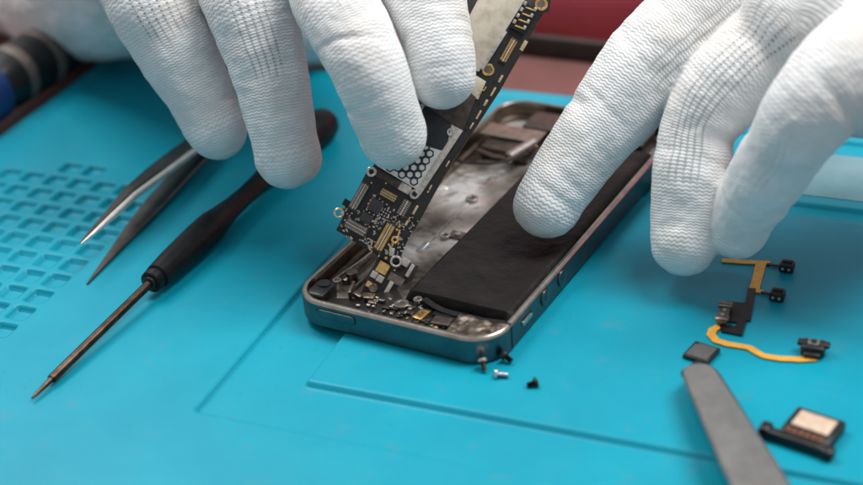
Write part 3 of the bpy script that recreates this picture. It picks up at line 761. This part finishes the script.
glove('gloved_hand', 'white knitted glove at upper right, fingertips pressing on the phone battery and the mat',
 [[(548,204,40.9,35),(563,180,40.8,35.5),(585,148,40.7,38.5),(617,105,40.6,44),(652,62,40.5,49),(700,22,40.5,54),(760,-30,40.5,62),(830,-80,41,70)],
  [(684,243,39.6,33.5),(687,215,39.6,36),(689,183,39.5,38.5),(693,155,39.45,39.5),(698,129,39.35,37),(715,100,39.2,43),(746,70,39.0,47),(790,34,39.2,52),(850,-20,39.8,65)],
  [(738,229,39.2,30.5),(748,208,38.6,33),(765,178,37.7,38),(785,149,36.9,40),(803,118,36.2,45.5),(836,83,35.9,52),(885,50,36.2,62),(950,20,37.5,75)],
  [(800,20,38.6,60),(860,-10,38.6,80),(940,-30,39,95)],
  [(862,92,37.4,47),(905,80,38.5,60),(960,60,39,70)]],
 {0:(.35,.45,3.9,12,.9), 1:(-.35,.62,1.4,6.0,1.0), 2:(-.2,.35,2.0,4.5,.35)}, 3)

# ------------------------------------------------------------------ screwdriver
hr = .46
a0, a1 = P(150, 283, hr), P(329, 119, hr); LH = float(np.linalg.norm(a1-a0))
dr = empty('screwdriver', V((a0+a1)/2)*1.0, 'black handled screwdriver with thin brown shaft, lying on the mat left of the phone', 'screwdriver')
def facets(L, r, th):
    f = max(0, min(1, (L/LH-.30)/.08))*max(0, min(1, (.88-L/LH)/.08))
    k = math.pi/3; x = (th % k)-k/2
    return r*(1-f+f*math.cos(k/2)/math.cos(x)*1.04)
prof = [(0,.24),(.03,.30),(.22,.32),(.26,.27),(.32,.27),(.36,.34),(1.0,.39),(2.2,.435),(2.9,.44),(3.15,.43),(3.5,.37),(4.2,.295),(4.9,.27),(5.6,.29),(6.6,.35),(7.5,.42),(8.0,.45),(8.15,.44),(8.2,.40),(8.3,.40),(8.35,.45),(9.0,.56),(9.5,.57),(9.85,.48),(LH,.25)]
prof = [(min(L, LH), r) for L, r in prof]
t = B(); t.lathe(prof, a0, a1, 48, facets); t.build('handle', 'handle_black', dr, angle=22)
tp = P(32, 398, .12); dirv = V(a0-tp).normalized(); a0v = V(a0)
Ls = (a0v-V(tp)).length
t = B(); t.lathe([(0,.025),(.12,.045),(.75,.08),(.76,.115),(.82,.12),(Ls+.05,.12)], V(tp), V(tp)+dirv, 24); t.build('shaft', 'bronze_shaft', dr)
t = B(); t.lathe([(0,.17),(.02,.20),(.1,.20),(.12,.17)], a0v-dirv*.06, a0v, 24); t.build('collar', 'black_plastic', dr)

# ------------------------------------------------------------------ tweezers with open pointed arms
def plate(bb, sts, thick):
    """sts: (centre 3D, half width, side 3D unit) stations; plate with thickness along the local normal"""
    t = bmesh.new(); rings = []
    for i, (c, w, sd) in enumerate(sts):
        c = Vector(c); d = (Vector(sts[min(i+1,len(sts)-1)][0])-Vector(sts[max(i-1,0)][0])).normalized()
        sd = Vector(sd); sd = (sd-d*sd.dot(d)).normalized(); n = d.cross(sd).normalized()
        th = thick[i] if isinstance(thick, (list, tuple)) else thick
        e = min(w, th)*.35; pr = [(-w, -th/2+e), (-w+e, -th/2), (w-e, -th/2), (w, -th/2+e), (w, th/2-e), (w-e, th/2), (-w+e, th/2), (-w, th/2-e)]
        rings.append([t.verts.new(c+sd*a+n*b) for a, b in pr])
    for i in range(len(rings)-1):
        for k in range(8): t.faces.new((rings[i][k], rings[i][(k+1)%8], rings[i+1][(k+1)%8], rings[i+1][k]))
    t.faces.new(rings[0][::-1]); t.faces.new(rings[-1]); bmesh.ops.recalc_face_normals(t, faces=t.faces[:])
    return bb.add(t)
tw = empty('tweezers', P(150,205,.1), 'open pointed steel tweezers under the leftmost fingertip, one arm catching the light', 'tweezers')
def arm(pts, thick):   # pts: px, py, z, half width px
    sts = []
    Q = [V(P(x, y, z)) for x, y, z, w in pts]
    ax = (Q[-1]-Q[0]).normalized(); sd = Vector((0,0,1)).cross(ax).normalized()
    for q, (x, y, z, w) in zip(Q, pts): sts.append((q, w, sd))
    return plate(B(), sts, thick)
arm([(87,284,.04,.02),(100,268,.06,.09),(116,249,.09,.17),(135,226,.12,.27),(160,197,.16,.36),(185,170,.2,.36),(215,140,.26,.34),(250,106,.3,.33),(275,82,.34,.30)], [.03,.05,.07,.09,.10,.10,.10,.10,.10]).build('lower_arm', 'tweezer_steel', tw)
arm([(80,243,1.02,.02),(92,230,1.03,.06),(108,214,1.03,.12),(130,190,1.0,.2),(155,170,.95,.27),(180,152,.85,.31),(215,128,.66,.33),(250,100,.5,.33),(275,80,.46,.30)], [.04,.08,.11,.13,.14,.14,.14,.12,.11]).build('upper_arm', 'tweezer_steel', tw)
arm([(81,244,1.03,.015),(95,232,1.06,.05),(113,216,1.08,.08),(136,195,1.06,.085),(162,176,1.0,.085),(187,157,.9,.08),(214,137,.72,.07)], [.05,.10,.16,.18,.18,.17,.14]).build('lit_edge', 'lit_steel', tw)  # pale strip paints the light caught along the upper arm's edge

# grey tweezers at the lower right: the rounded back end
tw2 = empty('tweezers', P(730,430,.3), 'plain grey tweezers whose rounded end covers the edge of the small black chip', 'tweezers')
def arm2(z0, z1, off, mat, name, th):
    p0, p1 = V(P(695, 366, z0)), V(P(768, 500, z1)); ax = (p1-p0).normalized(); sd = Vector((0,0,1)).cross(ax).normalized()
    sts = []; L = (p1-p0).length*1.5
    W_ = .43
    for s_, w in ((0,.12),(.04,.22),(.12,.31),(.25,.37),(.42,.40),(1.0,.43),(2.5,.50),(4.0,.56),(L,.62)):
        sts.append((p0+ax*s_+sd*off, w, sd))
    return plate(B(), sts, th).build(name, mat, tw2)
arm2(.62, .95, 0, 'tweezer_grey', 'upper_arm', .11); arm2(.40, .12, .05, 'tweezer_steel', 'lower_arm', .11)
q = V(P(697, 372, .5)); t = B(); t.box((0,0,0), (.5,.6,.2), Matrix.Translation(q) @ Matrix.Rotation(math.radians(-20), 4, 'Z'), bev=.05); t.build('end_weld', 'tweezer_steel', tw2)

# ------------------------------------------------------------------ loose parts on the mat at the right
def zf(x, y): return 0.0
fx = empty('flex_cable', P(745,310,0), 'orange and black ribbon cable with three tiny switch blocks, lying on the mat', 'flex cable')
def W(px, py, z=.05): return V(P(px, py, z))
t = B(); t.ribbon([W(722,260),(W(745,261.5)),W(770,262.5)], .17, .025)
t.ribbon([W(761,263,.052),W(758,275,.052),W(754,290,.052)], [.27,.25,.26], .025); t.ribbon([W(750,289,.055),W(763,291.5,.055)], .13, .025)
t.build('orange_branch', 'kapton', fx)
t = B(); t.ribbon([W(*p) for p in ((728,326),(719,326),(713,329),(711,334),(716,340),(727,343.5),(740,345.5),(750,347.5),(757,352),(764,355.5),(780,358),(800,359),(817,358))], [.17,.2,.22,.22,.2,.19,.18,.18,.18,.18,.19,.19,.2], .025)
t.build('orange_tail', 'kapton', fx)
t = B(); t.ribbon([W(767,263.5,.06),W(783,266,.06)], .08, .03); t.build('switch_arm', 'black_plastic', fx); t = B(); t.ribbon([W(761,291.5,.06),W(775,294.5,.06)], .08, .03); t.build('switch_arm', 'black_plastic', fx); t = B()
t.ribbon([W(752,288,.058),W(749,305,.058),W(746,320,.058)], .2, .03)
pl = [(725,303),(749,305),(746,322),(742,337),(721,333),(719,326),(735,328),(737,324),(718,322)]
t.prism([tuple(P(x,y,0)[:2]) for x, y in pl], .03, .062)
t.build('black_stiffener', 'black_plastic', fx)
t = B(); fr = Matrix.Translation(W(724,314,.12)) @ Matrix.Rotation(math.radians(12), 4, 'Z')
t.box((0,0,0), (.26,.85,.13), fr, bev=.04); t.box((0,.3,.07), (.36,.2,.1), fr, bev=.03); t.box((0,-.3,.07), (.34,.2,.1), fr, bev=.03)
cl = t.build('mute_clip', 'steel_dark', fx)
t = B(); t.cyl(fr @ Vector((0,.08,.06)), (0,0,1), .05, .03, 12); t.cyl(fr @ Vector((0,-.22,.12)), (0,0,1), .045, .03, 12); t.build('rivet', 'screw_silver', cl)
for (x, y, w, l, h_) in ((787,266.5,.36,.30,.22),(777.5,295,.36,.32,.22)):
    fr = Matrix.Translation(W(x, y, .14)) @ Matrix.Rotation(math.radians(5), 4, 'Z')
    t = B(); t.box((0,0,0), (w,l,h_), fr, bev=.03); t.box((0,.06,.12), (w*.7,l*.4,.05), fr, bev=.01); s_ = t.build('switch_block', 'chip_black', fx)
    t = B()
    for e in (-.08, .08): t.cyl(fr @ Vector((e, -l/2+.005, 0)), (0,-1,0), .04, .02, 12)
    t.build('solder_dot', 'screw_silver', s_)
fr = Matrix.Translation(W(813.5,347.5,.16)) @ Matrix.Rotation(math.radians(8), 4, 'Z')
t = B(); t.box((0,0,0), (.56,.42,.26), fr, bev=.05); t.box((0,.02,.1), (.76,.2,.12), fr, bev=.04); t.box((0,-.22,-.04), (.4,.2,.1), fr, bev=.03); s_ = t.build('switch_block', 'chip_black', fx)
t = B(); t.box((-.1,.02,.165), (.07,.16,.03), fr, bev=.01); t.box((.1,.02,.165), (.07,.16,.03), fr, bev=.01); t.box((0,-.05,.14), (.22,.06,.03), fr, bev=.01); t.build('switch_contact', 'steel', s_)
# small black chip with its ball grid
c0 = W(701.5, 353, .07); fr = Matrix.Translation(c0) @ Matrix.Rotation(math.radians(-7), 4, 'Z')
ch = empty('memory_chip', (c0.x, c0.y, 0), 'small square black chip with a grid of silver dots beside the grey tweezers', 'chip')
t = B(); t.box((0,0,0), (.66,.66,.11), fr, bev=.012); t.build('chip_body', 'chip_black', ch)
t = B()
for i in range(8):
    for j in range(8):
        if (i, j) == (0, 7): continue
        t.cyl(fr @ Vector(((i-3.5)*.068, (j-3.5)*.068, .055)), (0,0,1), .025, .014, 8)
tag(t.build('solder_ball_grid', 'solder_white', ch), kind='stuff')
# receiver module: black frame with tan pad
e0, e1 = W(764,431,.15), W(829,453,.15); ax = (e1-e0).normalized(); sd = Vector((0,0,1)).cross(ax).normalized()
L_ = (e1-e0).length; fr = Matrix.Identity(4); mid = (e0+e1)/2
for i in range(3): fr[i][0], fr[i][1], fr[i][3] = ax[i], sd[i], mid[i]
md = empty('earpiece_module', (mid.x, mid.y, 0), 'black earpiece module with tan rectangular pad and side tabs, right of the grey tweezers', 'earpiece')
t = B(); t.box((0,0,0), (L_,.22,.26), fr, bev=.05); t.box((-L_/2+.02,.04,.02), (.26,.34,.3), fr, bev=.07); t.box((L_/2-.02,0,0), (.26,.3,.28), fr, bev=.07)
t.box((.12,.58,.0), (1.15,.98,.26), fr, bev=.05); t.build('housing', 'black_plastic', md)
t = B(); t.box((.12,.66,.135), (.86,.56,.03), fr, bev=.012); t.build('tan_pad', 'pad_tan', md)
t = B()
for k in range(6): t.box((-.28+k*.15,.20,.13), (.1,.2,.04), fr, bev=.015)
t.build('contact_strip', 'rust_pins', md)
# loose screws
def screw(label, head, tip, z, mat, mat2, r=.085):
    h, tp_ = W(*head, z[0]), W(*tip, z[1]); ax = (tp_-h).normalized(); L = (tp_-h).length
    e = empty('loose_screw', h, label, 'screw', 'loose screws beside the phone')
    t = B(); t.lathe([(0,r*.55),(.012,r*.95),(.05,r),(.075,r),(.10,r*.5)], h, tp_, 20); hd = t.build('screw_head', mat, e)
    t = B()
    for k in range(2): 
        d = ax.cross(Vector((0,0,1))).normalized() if k else ax.cross(Vector((0,0,1))).cross(ax).normalized()
        t.tube([h-ax*.001-d*r*.6, h-ax*.001+d*r*.6], .014, 6)
    t.build('cross_slot', 'chip_black', hd)
    prof = [(0,r*.5)]; n = 9
    for k in range(n): 
        s0 = .02+(L-.12)*k/n; prof += [(s0, r*.42), (s0+(L-.12)/n*.5, r*.56)]
    prof.append((L-.1, r*.3))
    t = B(); t.lathe(prof, h+ax*.09, tp_+ax*.09, 16); t.build('thread', mat2, e)
screw('dull silver screw standing head up against the near corner of the phone', (482,358), (484.5,371), (.30,.06), 'steel', 'thread_brown', .125)
screw('black screw leaning at the phone corner, nearest the antenna gap', (503.5,354), (512,361.5), (.20,.08), 'chip_black', 'chip_black', .125)
screw('shiny silver screw lying on its side, between the black screws', (494.5,373.5), (509,375), (.10,.07), 'screw_silver', 'screw_silver', .12)
screw('black screw lying alone on the mat, farthest from the phone', (537.5,381.5), (526.5,385.5), (.11,.06), 'chip_black', 'chip_black', .125)

# ------------------------------------------------------------------ blurred tool beyond the mat's left edge
g0, g1 = P(-62,122,1.0), P(66,42,1.0)
tl = empty('hand_tool', V((g0+g1)/2)-Vector((0,0,1.0)), 'blurred black tool with blue handle and pale bands, in the far left corner', 'hand tool')
Lt = float(np.linalg.norm(g1-g0))
ux = V(g1-g0).normalized(); G0 = V(g0)
def gp(t_): return G0+ux*t_
t = B(); t.lathe([(0,.7),(.3,1.0),(Lt*.25,1.1),(Lt*.38,1.05),(Lt*.40,.9)], gp(0), gp(1), 32); t.build('blue_handle', 'blue_plastic', tl)
t = B(); t.lathe([(0,.9),(.4,1.0),(Lt*.3,1.02),(Lt*.55,.95),(Lt*.72,.7),(Lt*.9,.55)], gp(Lt*.40), gp(Lt), 32); t.build('black_grip', 'black_plastic', tl)
for f_, r_ in ((.52,1.03),(.74,1.04)):
    t = B(); t.lathe([(0,r_*.96),(.08,r_),(.42,r_),(.5,r_*.96)], gp(Lt*f_), gp(Lt), 32); t.build('pale_band', 'cream_plastic', tl)

# ------------------------------------------------------------------ light
w = bpy.data.worlds.new('World'); SC.world = w; w.use_nodes = True
bg = w.node_tree.nodes['Background']; bg.inputs[0].default_value = (.93,.96,1,1); bg.inputs[1].default_value = .43
def area(name, loc, target, sx, sy, power, col=(1,1,1)):
    l = bpy.data.lights.new(name, 'AREA'); l.shape = 'RECTANGLE'; l.size = sx; l.size_y = sy; l.energy = power; l.color = col
    o = bpy.data.objects.new(name, l); COL.objects.link(o); o.location = loc
    o.rotation_euler = (Vector(target)-Vector(loc)).to_track_quat('-Z', 'Y').to_euler(); return o
area('ceiling_strip_light', (-44, 20, 84), (0,5,0), 40, 50, 66000, (1,.985,.96))
area('ceiling_strip_light', (34, 26, 76), (4,5,0), 24, 44, 66000, (1,.985,.96))
SC.view_settings.view_transform = 'Standard'; SC.view_settings.look = 'None'; SC.view_settings.exposure = 0; SC.view_settings.gamma = 1
SC.cycles.max_bounces = 8; SC.cycles.use_denoising = True
SC.cycles.sample_clamp_indirect = 6
